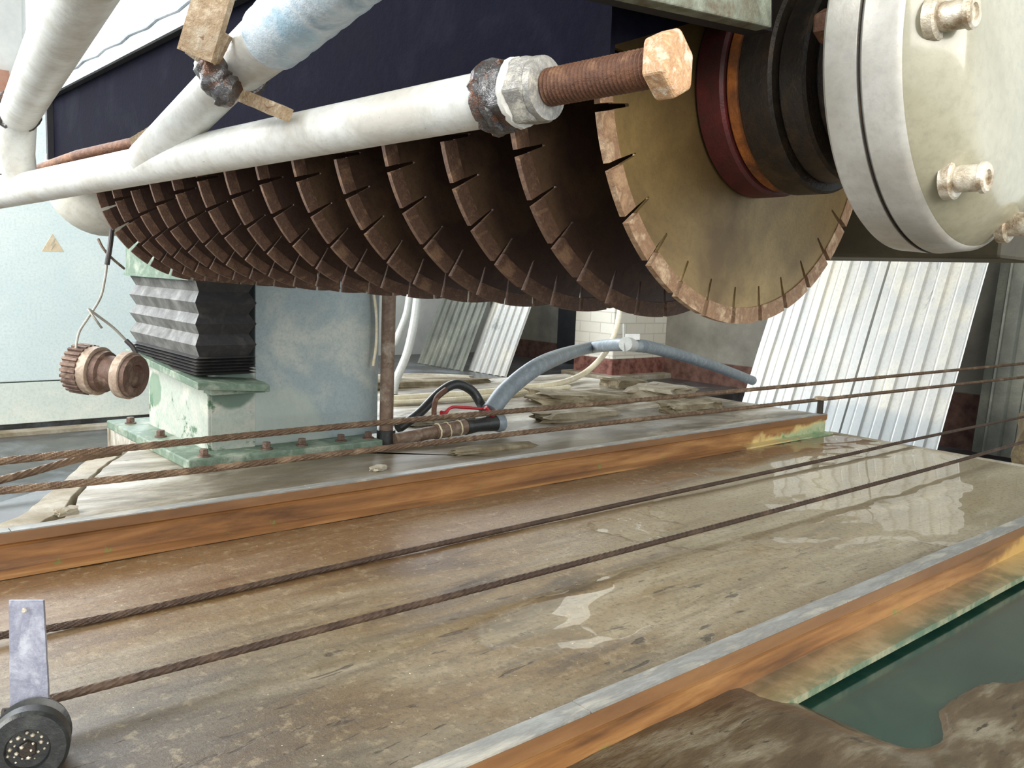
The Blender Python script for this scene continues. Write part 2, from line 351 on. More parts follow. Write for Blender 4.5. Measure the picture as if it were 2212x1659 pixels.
M_gear = mat('rust_brown_casting', (116, 90, 76), (94, 72, 62), (142, 120, 104), 12, .6, .2, .4, 90)
M_ring = mat('dusty_ring', (176, 158, 140), (150, 130, 112), (190, 174, 156), 14, .6, .1, .3, 90)
M_wire = mat('grey_wire', (176, 172, 160), (140, 134, 124), None, 14, .5, .3, 0, 90)
M_cable = mat('dark_cable', (70, 64, 64), (54, 50, 50), None, 14, .5, 0, 0, 90)
M_greyhose = mat('grey_hose', (140, 150, 156), (118, 128, 136), (156, 164, 168), 6, .45, 0, .1, 60)
M_creamhose = mat('cream_hose', (240, 230, 202), (226, 214, 184), (242, 236, 216), 6, .4, 0, .05, 60)
M_clear = mat('milky_tube', (204, 206, 202), (186, 190, 188), None, 6, .25, 0, .05, 60)
M_brownpipe = mat('brown_grey_pipe', (136, 116, 100), (108, 86, 70), (160, 146, 130), 7, .5, .1, .4, 70)
M_redp = mat('red_paint', (190, 40, 48), (170, 36, 44), None, 12, .4, 0, .1, 60)
M_twine = mat('cream_twine', (226, 214, 180), (204, 192, 160), None, 30, .8, 0, .3, 120)
M_top = mat('worn_steel_strip', (168, 170, 166), (140, 140, 136), (186, 182, 170), 5, .45, .2, .3, 60, (.6, 3, 1))
M_white = mat('white_shell', (222, 220, 208), (208, 206, 194), (196, 192, 176), 5, .4, 0, .05, 40)

sp0 = at(505, 838, Y=4.85)
for m_ in (M_green, M_blue): stain(m_, sp0, (.15, .3, .13), (78, 104, 88), .85, .12)
stain(M_blue, at(560, 960, Y=4.85), (.5, .3, .35), (176, 184, 172), .6)
stain(M_green, at(335, 840, X=1.915), (.1, .12, .12), (96, 128, 104), .8, .2)
stain(M_plinth, (3.3, 4.25, .16), (1.9, .45, 0), (98, 86, 66), .75, .3)
stain(M_plinth, (5.2, 4.6, .16), (1.2, .5, 0), (74, 68, 62), .5, .5)
stain(M_sheet, (11.9, 6, -1.1), (0, 3.4, .75), (140, 150, 156), .5, .4)
# ---------------------------------------------------------------- the setting
GZ = -.65
struct(MB().box((-6, 9, GZ - .2), (14.3, 17.2, GZ)).build('floor', M_dark))
struct(MB().box((-6, -6, GZ - .2), (7.2, 9, GZ)).build('floor_lower_left', M_dark))
struct(MB().box((7.2, 1.2, -1.3), (14.3, 9, -1.1)).build('floor_pit', M_dark))
# stone bed between the rails
def bed(name, x0, x1, y0, y1, nx, ny, amp, m, seed=0, z=0, thick=.5, fn=None):
    vs = []; fs = []
    for i in range(nx + 1):
        for j in range(ny + 1):
            x = x0 + (x1 - x0) * i / nx; y = y0 + (y1 - y0) * j / ny
            e = 1 if 0 < i < nx and 0 < j < ny else 0
            zz = z + e * amp * min(0, mnoise.fractal(V((x * 1.3 + seed, y * 3.2, seed)), 1, 2, 5) - .1)
            vs.append((x, y, fn(x, y) if fn else zz))
    k = ny + 1
    for i in range(nx):
        for j in range(ny): fs.append((i * k + j, (i + 1) * k + j, (i + 1) * k + j + 1, i * k + j + 1))
    b = MB().add(vs, fs, True)
    b.box((x0, y0, z - thick), (x1, y1, z - (.13 if fn else .03))); return b.build(name, m)
struct(bed('track_bed', -1.2, 7.25, 1.5, 3.95, 220, 70, .008, M_slab))
struct(MB().box((7.25, 1.2, -1.1), (7.33, 3.95, .003)).build('bed_end_kerb', M_concrete, bevel=.006))
def smooth(v, a, b):
    t = min(1, max(0, (v - a) / (b - a))); return t * t * (3 - 2 * t)
def near_z(x, y):
    n = mnoise.fractal(V((x * 1.7, y * 3.1, 4)), 1, 2, 5)
    edge = 1.03 + .06 * math.sin(x * 9 + 1) + .07 * n - .10 * smooth(x, 2.9, 3.6)
    ch = smooth(x + .05 * n, 2.32, 2.62) * smooth(y, edge - .05, edge + .06)
    ch = max(ch, smooth(x, 3.15, 3.5) * (1 - smooth(math.hypot((x - 3.35) / .28, (y - .98) / .10), .6, 1.1)) * smooth(y, .6, .8))
    return .040 * (1 - smooth(x, 2.2, 2.5)) - .085 * min(1, ch) + .016 * n + .004
struct(bed('near_ground', -1.5, 7.3, -1.2, 1.46, 260, 120, .02, M_near, 5, -.004, .5, near_z))
# plinth behind the far rail, with its broken edge strip on the left
def poly_slab(name, pts, z0, z1, m, jag=0):
    q = []
    for i, p in enumerate(pts):
        a = V((p[0], p[1], 0)); b = V((pts[(i + 1) % len(pts)][0], pts[(i + 1) % len(pts)][1], 0))
        n = max(1, int((b - a).length / .08)) if jag else 1
        for k in range(n):
            c = a.lerp(b, k / n)
            if jag and k: c += V((mnoise.noise(c * 7), mnoise.noise(c * 7 + V((5, 5, 0))), 0)) * jag
            q.append((c.x, c.y, z0))
    return MB().prism(q, (0, 0, z1 - z0)).build(name, m, bevel=.006)
PZ = .165
def px(x, y, z=PZ):
    p = at(x, y, Z=z); return (p.x, max(p.y, 4.03))
crack_r = [px(300, 958), px(222, 1012), px(178, 1062), px(140, 1118), px(118, 1142)]
crack_l = [px(285, 962), px(212, 1012), px(166, 1060), px(128, 1106), px(96, 1146)]
main = [(crack_r[-1][0] - .02, 4.02)] + [(7.2, 4.02), (7.2, 7.3), (3.0, 7.3), (2.9, 6.4), (1.80, 6.4), (1.745, 5.9), (1.72, 5.3)] + crack_r[:]
struct(poly_slab('plinth', main, GZ - .3, PZ, M_plinth, .02))
edge = [(crack_l[-1][0] - .02, 4.02), (.55, 4.02), px(-30, 1168), px(60, 1102), px(190, 990), px(240, 972)] + [crack_l[0]] + crack_l[1:]
struct(poly_slab('plinth_edge', edge, GZ - .3, PZ - .004, M_concrete, .02))
struct(MB().box((-.3, 3.96, -.55), (7.2, 4.04, .12)).build('rail_backing', M_concrete))
struct(poly_slab('plinth_core', [(-.1, 4.05), (2.4, 4.05), (2.4, 5.2), (1.75, 5.2), (1.35, 5.1)], GZ - .2, PZ - .06, M_dark))
# walls
struct(MB().box((14, -3, -1.3), (14.3, 17.3, 10)).build('wall_right', M_wall))
wl = MB().box((-6, 17, -.85), (14, 17.3, 4.4)).box((-6, 17, 9.6), (14, 17.3, 10.2))
for x in (-6, 3.05, 9.0, 13.2): wl.box((x, 17, 4.4), (x + .5, 17.3, 9.6))
struct(wl.build('wall_left', M_wall2))
win = struct(empty('window_1', (-5.5, 17.1, 4.4)))
wf = MB()
for a, b in ((-5.5, 3.05), (3.55, 9.0), (9.5, 13.2)):
    for x in (a, (a + b) / 2, b - .08): wf.box((x, 17.08, 4.4), (x + .08, 17.18, 9.6))
    for z in (4.4, 6.6, 9.52): wf.box((a, 17.08, z), (b, 17.18, z + .08))
wf.build('window_frame', M_wall2, win)
gm = NT('window_glass'); mx = gm.n('ShaderNodeMixShader'); mx.inputs[0].default_value = .08
gl = gm.n('ShaderNodeBsdfGlossy'); gl.inputs['Roughness'].default_value = .03
gm.ln(gm.n('ShaderNodeBsdfTransparent').outputs[0], mx.inputs[1]); gm.ln(gl.outputs[0], mx.inputs[2]); gm.ln(mx.outputs[0], gm.t.nodes['Material Output'].inputs[0])
wp = MB()
for a, b in ((-5.5, 3.05), (3.55, 9.0), (9.5, 13.2)): wp.box((a + .02, 17.12, 4.42), (b - .02, 17.13, 9.58))
wp.build('pane', gm.m, win)
struct(MB().box((-6, -6.5, 10.0), (14.4, 17.4, 10.2)).build('ceiling', M_wall))
struct(MB().box((-6, 16.8, 2.2), (3.3, 16.98, 4.35)).build('trim_1', M_brickred))
# pillar
struct(MB().box((12.42, 11.3, GZ - .1), (14.05, 12.36, 6.5)).build('brick_pillar', M_brick, bevel=.02))
struct(MB().box((12.2, 11.1, GZ - .1), (14.05, 12.5, GZ + .1)).build('pillar_footing', M_concrete, bevel=.03))
struct(MB().box((13.9, 12.7, GZ), (13.98, 14.4, 2.6)).build('doorway_shade', M_hoodin))  # dark panel, paints the unlit depth of the doorway opening

# ---------------------------------------------------------------- rails
def rail(name, Y, x0, x1, m, mt, label, side_top, fl=(.085, .012)):
    r = empty(name, ((x0 + x1) / 2, Y, 0)); H = .175
    # crane-rail profile in Y (towards the viewer is -), Z
    pf = [(0, fl[1] + .004), (-fl[0], fl[1]), (-fl[0], 0), (.12, 0), (.12, .012), (.045, .014), (.045, .12), (.06, .13), (.06, H - .004), (-.012, H - .004), (-.014, H - .048), (-.003, H - .058), (0, H - .07)]
    pf = pf[::-1]
    n = len(pf); N = 90; vs = []; fs = []
    for i in range(N + 1):
        x = x0 + (x1 - x0) * i / N
        for y, z in pf: vs.append((x, Y + y + .0025 * mnoise.noise(V((x * 2, y * 9, z * 9))), z))
    for i in range(N):
        for j in range(n): fs.append((i * n + j, i * n + (j + 1) % n, (i + 1) * n + (j + 1) % n, (i + 1) * n + j))
    fs += [tuple(range(n)), tuple(N * n + j for j in range(n))[::-1]]
    MB().add(vs, fs).build('rail_body', m, r)
    t = MB(); x = x0
    while x < x1 - .05:
        L = min(random.uniform(.9, 1.6), x1 - x); t.box((x, Y - .010 + side_top, H - .004), (x + L - .004, Y + .058 + side_top, H + random.uniform(.001, .004))); x += L
    t.build('top_strip', mt, r)
    tag(r, label, 'rail', 'steel rails of the block track'); return r
rail('steel_rail', 3.94, -.4, 7.22, M_rail1, M_top, 'far rusty orange steel rail with green paint at its end', 0)
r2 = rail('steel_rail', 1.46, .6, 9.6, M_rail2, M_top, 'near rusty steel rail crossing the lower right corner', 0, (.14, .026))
post = MB().tube([(7.16, 3.97, .17), (7.16, 3.97, .30)], .03, 12)
pm = empty('stop_bolt', (7.16, 3.97, .17)); MB().tube([(7.16, 3.97, .17), (7.16, 3.97, .31)], .028, 14).build('shank', M_darkhub, pm)
hexring((7.16, 3.97, .30), (0, 0, 1), .055, .03, (1, 0, 0)).build('head', M_bar, pm)
tag(pm, 'short upright bolt standing at the end of the far rail', 'bolt')

# ---------------------------------------------------------------- wire ropes
def rope(pts, r, label, pitch=.21, lobes=6, m=None):
    pts = [V(p) for p in pts]; P = curve(pts, max(2, int(130 * (pts[-1] - pts[0]).length / len(pts) / .9)))
    d = 0; ds = [0]
    for a, b in zip(P, P[1:]): d += (b - a).length; ds.append(d)
    K = 24
    def ring(i, t):
        ph = ds[i] / pitch * 2 * PI / 1.0
        out = []
        for j in range(K):
            a = 2 * PI * j / K; l = abs(math.sin(lobes / 2 * (a - ph)))
            rr = r * (.66 + .36 * l ** .55); out.append((rr * math.cos(a), rr * math.sin(a)))
        return out
    o = MB().sweep(P, ring).build('wire_rope', m or M_rope); tag(o, label, 'rope', 'wire ropes running along the track'); return o
rope([at(-60, 1003, Y=4.46), at(300, 965, Y=4.47), at(800, 915, Y=4.5), at(1500, 853, Y=4.5), at(2225, 784, Y=4.3)], .0185, 'uppermost brown wire rope passing in front of the blue panel', .32)
rope([at(-60, 1066, Y=4.22), at(300, 1030, Y=4.22), at(800, 972, Y=4.25), at(1500, 893, Y=4.25), at(2225, 813, Y=4.08)], .018, 'second brown wire rope, just above the far rail', .32)
rope([at(-60, 1052, Y=4.75), at(60, 1022, Y=4.8), at(140, 999, Y=4.85), at(200, 985, Y=4.9), at(260, 976, Y=4.95)], .02, 'short rusty rope joining the uppermost rope at far left', .32)
rope([V((-.1, 3.2, .03)), V((.5, 3.2, .03)), V((.95, 3.2, .012)), V((2.6, 3.22, .015)), V((6, 3.22, .03)), V((7.5, 3.24, .035)), V((10.2, 3.3, .01))], .0135, 'third wire rope, half sunk in the wet stone bed', m=M_rope2)
rope([V((.55, 2.55, .07)), V((3.0, 2.56, .055)), V((6, 2.56, .06)), V((9, 2.65, .045))], .0135, 'lowest wire rope, running to the black roller at lower left', m=M_rope2)

# guide roller with its strap
gr = empty('guide_roller', at(70, 1600, Y=2.4))
wc = at(66, 1600, Y=2.34); ax = V((-.30, -.92, .12)).normalized()
MB().lathe(wc, ax, [(-.07, .03), (-.07, .088), (-.05, .092), (-.04, .07), (-.005, .07), (.005, .094), (.05, .094), (.06, .086), (.062, .052), (.048, .048), (.048, 0)], 48).build('wheel', M_rubber, gr)
hb = hexring(wc + ax * .045, ax, .022, .02); hb.build('axle_nut', M_darkhub, gr)
gb = MB()
for k in range(26):
    a = k * 2.4; q = .008 + .0075 * math.sqrt(k); p = wc + ax * (.046 if q > .024 else .064) + V((math.cos(a), -.3 * math.cos(a), math.sin(a))) * q; gb.lathe(p, ax, [(0, .004 + .002 * (k % 3)), (.006, .002)], 5)
gb.build('grit', M_boltm, gr)
s0, s1 = at(64, 1545, Y=2.42), at(56, 1297, Y=2.50)
sp = []
for k in range(13):
    t = k / 12; c = s0.lerp(s1, t); hw = .052 * (1 - .12 * t) + .0015 * mnoise.noise(V((t * 9, 0, 0)))
    sp.append((c + RIGHT * hw, c - RIGHT * hw))
vs = [p for q in sp for p in q]; th = FWD * .008
n = len(vs); fs = [(2 * i, 2 * i + 1, 2 * i + 3, 2 * i + 2) for i in range(12)]
fs2 = [tuple(n + j for j in f[::-1]) for f in fs]
side = [(2 * i, 2 * i + 2, n + 2 * i + 2, n + 2 * i) for i in range(12)] + [(2 * i + 1, n + 2 * i + 1, n + 2 * i + 3, 2 * i + 3) for i in range(12)] + [(0, n, n + 1, 1), (24, 25, n + 25, n + 24)]
MB().add(vs + [p + th for p in vs], fs + fs2 + side).build('strap', M_strap, gr)
MB().lathe(at(54, 1318, Y=2.49) - FWD * .004, -FWD, [(0, .007), (.004, .005)], 12).build('rivet', M_boltm, gr)
MB().tube([at(5, 1545, Y=2.44), at(105, 1535, Y=2.44)], .018, 12).build('axle_bar', M_darkhub, gr)
MB().box((wc.x - .05, 2.36, 0), (wc.x + .05, 2.5, .06)).build('foot', M_darkhub, gr)
tag(gr, 'black guide roller with an upright grey metal strap at lower left', 'roller')

# ---------------------------------------------------------------- saw head
XA, ZA, Y0, DY, RB = 1.7103, 1.7245, 1.17, .2492, .514
NS = 29
ST = 2 * PI / NS
def wedge(a0, a1, r0, r1, y0, y1, n=4):
    vs = []
    for y in (y0, y1):
        for r in (r0, r1):
            for k in range(n + 1):
                a = a0 + (a1 - a0) * k / n; vs.append((r * math.cos(a), y, r * math.sin(a)))
    q = n + 1; fs = []
    for k in range(n):
        fs += [(k, k + 1, q + k + 1, q + k), (2 * q + k, 3 * q + k, 3 * q + k + 1, 2 * q + k + 1), (q + k, q + k + 1, 3 * q + k + 1, 3 * q + k), (k, 2 * q + k, 2 * q + k + 1, k + 1)]
    fs += [(0, q, 3 * q, 2 * q), (n, 2 * q + n, 3 * q + n, q + n)]
    return vs, fs
def make_blade(ph0, mc, ms):
    """steel core with tapering gullets, one segment between each two; centred on the axis, phase ph0"""
    T = .0045
    rim = []; RS = RB - .036; RG = RB - .082
    for k in range(NS):
        a = ph0 + k * ST; w0 = .003 / RG; w1 = .0055 / RS
        rim += [(RS, a - w1), (RG, a - w0), (RG - .002, a), (RG, a + w0), (RS, a + w1)]
        for j in range(1, 5): rim.append((RS, a + w1 + (ST - 2 * w1) * j / 5))
    n = len(rim); vs = []; fs = []
    for y in (-T, T):
        vs += [(r * math.cos(a), y, r * math.sin(a)) for r, a in rim]
    inner = [(.395 * math.cos(a), .395 * math.sin(a)) for r, a in rim]
    for y in (-T, T): vs += [(x, y, z) for x, z in inner]
    for j in range(n):
        k = (j + 1) % n
        fs += [(j, k, n + k, n + j), (2 * n + j, j, k, 2 * n + k), (n + j, 3 * n + j, 3 * n + k, n + k)]
    vs += [(0, -T, 0), (0, T, 0)]
    for j in range(n):
        k = (j + 1) % n; fs += [(2 * n + j, 2 * n + k, 4 * n), (3 * n + k, 3 * n + j, 4 * n + 1)]
    root = MB().add(vs, fs).build('saw_blade', mc)
    for k in range(NS):
        g = .0075 / RB; a0 = ph0 + k * ST + g; a1 = ph0 + (k + 1) * ST - g
        v_, f_ = wedge(a0, a1, RS - .001, RB, -.0075, .0075)
        MB().add(v_, f_).build('segment', ms, root)
    return root
def phase(x, y, n):
    p = at(x, y, Y=Y0 + n * DY); return math.atan2(p.z - ZA, p.x - XA)
def copy_tree(o, parent=None):
    c = o.copy(); COL.objects.link(c); c.parent = parent
    for ch in list(o.children): copy_tree(ch, c)
    return c
sh = empty('saw_spindle', (XA, Y0, ZA))
first = make_blade(math.radians(-118.6), M_core, M_seg)
first['label'] = 'nearest blade, golden brown'
proto = make_blade(0, M_core2, M_seg2)
phs = {1: (1121, 329), 2: (984, 399), 3: (845, 364), 4: (787, 500), 5: (646, 386)}
for i in range(14):
    o = first if i == 0 else proto if i == 1 else copy_tree(proto)
    o.parent = sh; o.location = (0, i * DY, 0)
    a = 0 if i == 0 else phase(*phs[i], i) if i in phs else i * .071
    o.rotation_euler = (0, -a, 0)
AX = V((0, -1, 0))
def ringp(name, y0, y1, r, m, c=.006, parent=sh, n=72):
    return MB().lathe((XA, y0, ZA), AX, [(0, r - c), (c, r), (y0 - y1 - c, r), (y0 - y1, r - c)], n).build(name, m, parent)
ringp('flange', 1.163, 1.095, .228, M_red)
ringp('washer', 1.094, 1.062, .219, M_orange)
ringp('collar', 1.061, .985, .226, M_darkhub)
ringp('hub', .984, .925, .205, M_darkhub)
ringp('shaft', .924, .815, .17, M_darkhub)
for i in range(13):
    y = Y0 + i * DY; ringp('spacer', y + DY - .0052, y + .0052, .15, M_darkhub, .004, sh, 40)
tag(sh, 'long row of round toothed saw blades on one dark spindle with red flange', 'saw spindle')
# head: beam, hood, bearing housing
hd = empty('block_cutting_machine', (2.6, 2.5, 1.38))
MB().box((2.4, .87, 1.392), (2.72, 5.3, 3.0)).build('carriage_beam', M_beam, hd, bevel=.01)
hp = [(1.1, 2.07), (1.1, 2.42), (1.4, 2.78), (2.4, 2.78), (2.4, 2.75), (1.42, 2.75), (1.125, 2.40), (1.125, 2.07)]
part_label(MB().prism([(1.085, .98, 2.07), (1.085, .98, 2.43), (1.39, .98, 2.80), (2.4, .98, 2.80), (2.4, .98, 2.785), (1.40, .98, 2.785), (1.098, .98, 2.42), (1.098, .98, 2.07)], (0, 3.85, 0)).build('hood_cover', M_hood, hd), 'pale grey outer sheet of the hood')
MB().prism([(x, 1.0, z) for x, z in hp], (0, 3.8, 0)).build('hood_lining', M_hoodin, hd)
MB().box((1.1, 4.8, 1.78), (2.4, 4.83, 2.78)).build('end_plate', M_hoodin, hd)
MB().prism([(1.128, 1.07, 1.645), (1.128, 4.82, 1.645), (1.128, 4.82, 2.10), (1.128, 1.07, 2.10)], (.012, 0, 0)).build('shade_sheet', M_shade, hd)  # added dark sheet, darkens the upper blades in place of hood shade
e_ = [at(1322, 96, Y=1.07), at(1330, 96, Y=1.07), at(1500, 48, Y=1.07), at(1700, 30, Y=1.07), at(1700, -400, Y=1.07), at(1322, -400, Y=1.07)]
MB().prism(e_, (0, .01, 0)).build('front_shade_sheet', M_shade, hd)  # added dark plate for the shade above the jack bolt
hs = MB()
for yy in (1.9, 2.9, 3.8):
    hs.obox((1.079, yy, 2.2), ((0, 1, .1), (0, -.1, 1), (1, 0, 0)), (.02, .1, .006))
MB().tube([V((1.083, .98 + k * .1, 2.13 + .006 * math.sin(k * 2.1))) for k in range(39)], .008, 8).build('weld_seam', M_hood, hd)
# near bracket
b0, b1, b2 = at(1385, -4, Y=.93), at(1668, 60, Y=.93), at(1668, -200, Y=.93)
MB().prism([b0, b1, b2, at(1150, -200, Y=.93), at(1150, -58, Y=.93)], (0, .035, 0)).build('bracket', M_bracket, hd, bevel=.003)
c0 = at(1668, 66, Y=.965); MB().prism([at(1120, -60, Y=.966), at(1668, 68, Y=.966), at(1668, -190, Y=.966), at(1120, -190, Y=.966)], (0, .05, 0)).build('bracket_web', M_hoodin, hd)
bh = MB().lathe((XA, .812, ZA), AX, [(0, .20), (.001, .338), (.008, .345), (.066, .350), (.070, .346), (.071, .346), (.076, .350), (.124, .345), (.135, .336), (.150, .30), (.158, .265), (.163, .235), (.163, .0)], 128).build('bearing_housing', M_housing, hd)
fc = MB().lathe((XA, .678, ZA), AX, [(0, .336), (.004, .334), (.030, .310), (.054, .284), (.068, .262), (.074, .240), (.075, 0)], 128).build('housing_cover', M_cream, hd)
MB().lathe((XA, .742, ZA), AX, [(-.0014, .3497), (-.0014, .3506), (.0006, .3506), (.0006, .3497)], 128).build('housing_seam', M_darkhub, hd)
for k in range(7):
    a = math.radians(180 + k * 51.43); c = V((XA + .300 * math.cos(a), .640, ZA + .300 * math.sin(a)))
    bo = MB().lathe(c, AX, [(-.012, .034), (.004, .034), (.007, .030)], 28).build('bolt', M_boltm, hd)
    MB().lathe(c + AX * .006, AX, [(0, .0225), (.038, .0225), (.040, .026), (.047, .0255), (.050, .022), (.050, .013), (.045, .012), (.045, 0)], 32).build('bolt_head', M_boltm, bo)
for q in ((1772, 58, .86), (1838, 400, .86)):
    hexring(at(q[0], q[1], Y=q[2]), AX, .03, .04).build('rear_nut', M_rust, hd)
# white shell at the far end
cc = at(222, 392, Y=4.95)
prof = [(-.10, .285)] + [(.20 * math.sin(t * PI / 2 / 8), .29 * math.cos(t * PI / 2 / 8) + 1e-4) for t in range(9)]
MB().lathe(cc, V((-.5, -.8, -.25)), prof, 40).build('white_end_shell', M_white, hd)
tag(hd, 'stone cutting machine with pale hood, olive beam and big white bolted bearing housing', 'machine')
# cables and gear weight hanging at the far end
cb = MB().tube(curve([at(212, 516, Y=4.9), at(222, 535, Y=4.88), at(240, 556, Y=4.9), at(268, 580, Y=5.0)], 6), .007, 8).build('cable', M_brownpipe)
tag(cb, 'thin brown cable running from white shell to green column top', 'cable')
hw = empty('hanging_wire', at(238, 515, Y=4.72))
MB().tube(curve([at(244, 480, Y=4.80), at(238, 530, Y=4.72), at(231, 572, Y=4.72)], 6), .013, 10).build('sleeve', M_cable, hw)
MB().tube(curve([at(231, 570, Y=4.72), at(227, 600, Y=4.72), at(218, 640, Y=4.72), at(200, 672, Y=4.72), at(188, 690, Y=4.71), at(170, 720, Y=4.7), at(163, 760, Y=4.68)], 8), .0065, 8).build('wire', M_wire, hw)
MB().tube(curve([at(192, 668, Y=4.71), at(215, 685, Y=4.7), at(245, 708, Y=4.68), at(275, 738, Y=4.66)], 8), .0065, 8).build('wire', M_wire, hw)
MB().tube(curve([at(272, 735, Y=4.66), at(288, 752, Y=4.64), at(297, 775, Y=4.62), at(294, 795, Y=4.62)], 8), .012, 10).build('sleeve', M_cable, hw)
MB().tube([at(190, 667, Y=4.7), at(220, 709, Y=4.66)], .006, 8).build('wire_tail', M_wire, hw)
tag(hw, 'bent wire loop with black sleeve holding the rusty gear', 'wire')
g = empty('gear_weight', at(218, 805, Y=4.7)); ga = (RIGHT * .97 - FWD * .20 + DOWN * .13).normalized()
gc = at(183, 797, Y=4.72)
u = ga.orthogonal().normalized(); wv = ga.cross(u)
gm_ = MB(); NT_ = 26; ring0 = []
for k in range(NT_):
    for f, r in ((-.30, .118), (-.22, .129), (.22, .129), (.30, .118)):
        a = 2 * PI * (k + f) / NT_; ring0.append((u * math.cos(a) + wv * math.sin(a)) * r)
    a = 2 * PI * (k + .5) / NT_; ring0.append((u * math.cos(a) + wv * math.sin(a)) * .114)
gm_.prism([gc + ga * -.045 + p for p in ring0], ga * .085).build('toothed_wheel', M_gear, g)
MB().lathe(gc + ga * .04, ga, [(0, .1), (.001, .122), (.05, .124), (.054, .118), (.054, .085)], 48).build('ring', M_ring, g)
MB().lathe(gc + ga * .094, ga, [(0, .106), (.035, .104), (.045, .088), (.12, .080), (.13, .09), (.14, .112)], 48).build('neck', M_gear, g)
MB().lathe(gc + ga * .225, ga, [(0, .1), (.001, .118), (.045, .120), (.05, .115)], 48).build('ring', M_ring, g)
MB().lathe(gc + ga * .276, ga, [(0, .11), (.022, .105), (.023, .06), (.005, .055), (.005, .0)], 48).build('end_boss', M_gear, g)
tag(g, 'rusty toothed gear with two pale rings hanging on a wire', 'gear')

# ---------------------------------------------------------------- pipe frame in the foreground
PD = (ray(-1225, 654)).normalized(); PA = at(948, 235, D=1.307)
def pax(s): return PA + PD * s
fr = empty('pipe_frame', pax(.8))
e0 = at(-40, 424, D=2.33)
wob = lambda s: V((0, 0, 0))
MB().tube([pax(s) for s in (-.12, 0, .3, .6, .9, 1.2, 1.5, 1.62)] + [pax(1.75)], .0395, 40).build('main_pipe', M_whitepaint, fr)
# upright stub and braces
J = pax(1.50)
MB().tube([J + V((0, 0, .0)), at(34, 330, D=2.20), at(38, 232, D=2.13)], .044, 32).build('upright_pipe', M_whitepaint, fr)
B0, B1 = at(42, 245, D=2.13), at(190, -40, D=1.25)
B1 = B0.lerp(at(190, -50, D=1.12), 1.35)
MB().tube([B0, B0.lerp(B1, .5), B1], .044, 32).build('brace_pipe', M_whitepaint, fr)
C0, C1 = at(318, 345, D=1.83), at(520, 140, D=1.52)
C2 = C1.lerp(at(735, -45, D=1.24), 1.25)
MB().tube([C0, C0.lerp(C1, .5), C1], .040, 32).build('brace_pipe', M_whitepaint, fr)
dirc = (C2 - C1).normalized()
MB().tube([C1 - dirc * .02, C1.lerp(C2, .5), C2], lambda t: .052 if t > .02 else .046, 32).build('brace_sleeve', M_whitepaint, fr)
T0 = C1.lerp(C2, .30)
MB().tube([T0.lerp(C2, k / 16) for k in range(17)], lambda t: .0545 + .0012 * math.sin(t * 60), 32).build('tape_wrap', M_tape, fr)
# welds
def weld(c, ax_, r, rad, name='weld_bead', n=30, parent=fr, seed=0, m=M_weld):
    ax_ = V(ax_).normalized(); a1 = ax_.orthogonal().normalized(); a2 = ax_.cross(a1)
    P = [V(c) + (a1 * math.cos(2 * PI * k / n) + a2 * math.sin(2 * PI * k / n)) * (r + .003 * mnoise.noise(V((k * .9, seed, 0)))) + ax_ * .006 * mnoise.noise(V((k * .7, seed + 4, 0))) for k in range(n + 1)]
    return MB().tube(P, lambda t: rad * (1 + .35 * mnoise.noise(V((t * 22, seed, 3)))), 8).build(name, m, parent)
weld(J + V((0, 0, .035)), (0, 0, 1), .044, .010, seed=2)
weld(at(38, 240, D=2.13), (B0 - B1), .045, .009, seed=5)
weld(C1 - dirc * .015, dirc, .047, .011, seed=8)
# clamp band and flat bars around the brace joint
def flat(p, q, wd, th, up, name, m):
    p, q = V(p), V(q); a = (q - p).normalized(); s_ = a.cross(V(up)).normalized(); n_ = s_.cross(a)
    L = (q - p).length; N = 14; vs = []
    for k in range(N + 1):
        c = p.lerp(q, k / N)
        for su, sv in ((-1, -1), (1, -1), (1, 1), (-1, 1)):
            j = .0016 * mnoise.noise(V((k * 1.7, su, sv)))
            vs.append(c + s_ * (su * wd / 2 + j) + n_ * (sv * th / 2 + j))
    fs = [(i * 4 + j, i * 4 + (j + 1) % 4, (i + 1) * 4 + (j + 1) % 4, (i + 1) * 4 + j) for i in range(N) for j in range(4)] + [(3, 2, 1, 0), (N * 4, N * 4 + 1, N * 4 + 2, N * 4 + 3)]
    return MB().add(vs, fs).build(name, m, fr)
flat(at(424, 122, D=1.40), at(478, -60, D=1.37), .062, .016, FWD + DOWN * .2, 'flat_bar', M_bar)
flat(at(432, 136, D=1.44), at(470, 60, D=1.42), .055, .012, FWD, 'flat_bar', M_bar)
flat(at(468, 185, D=1.52), at(618, 246, D=1.44), .026, .022, DOWN, 'weld_tab', M_bar)
kn = MB()
P = [at(452, 140, D=1.46), at(462, 165, D=1.45), at(480, 190, D=1.45), at(505, 205, D=1.45)]
kn.tube(curve(P, 6), lambda t: .026 + .003 * math.sin(t * 17), 16); kn = kn.build('weld_bead', M_weld, fr); rough_mesh(kn, .008, 60)
flat(at(350, 300, D=1.83), at(300, 330, D=1.86), .06, .03, FWD, 'weld_tab', M_bar)
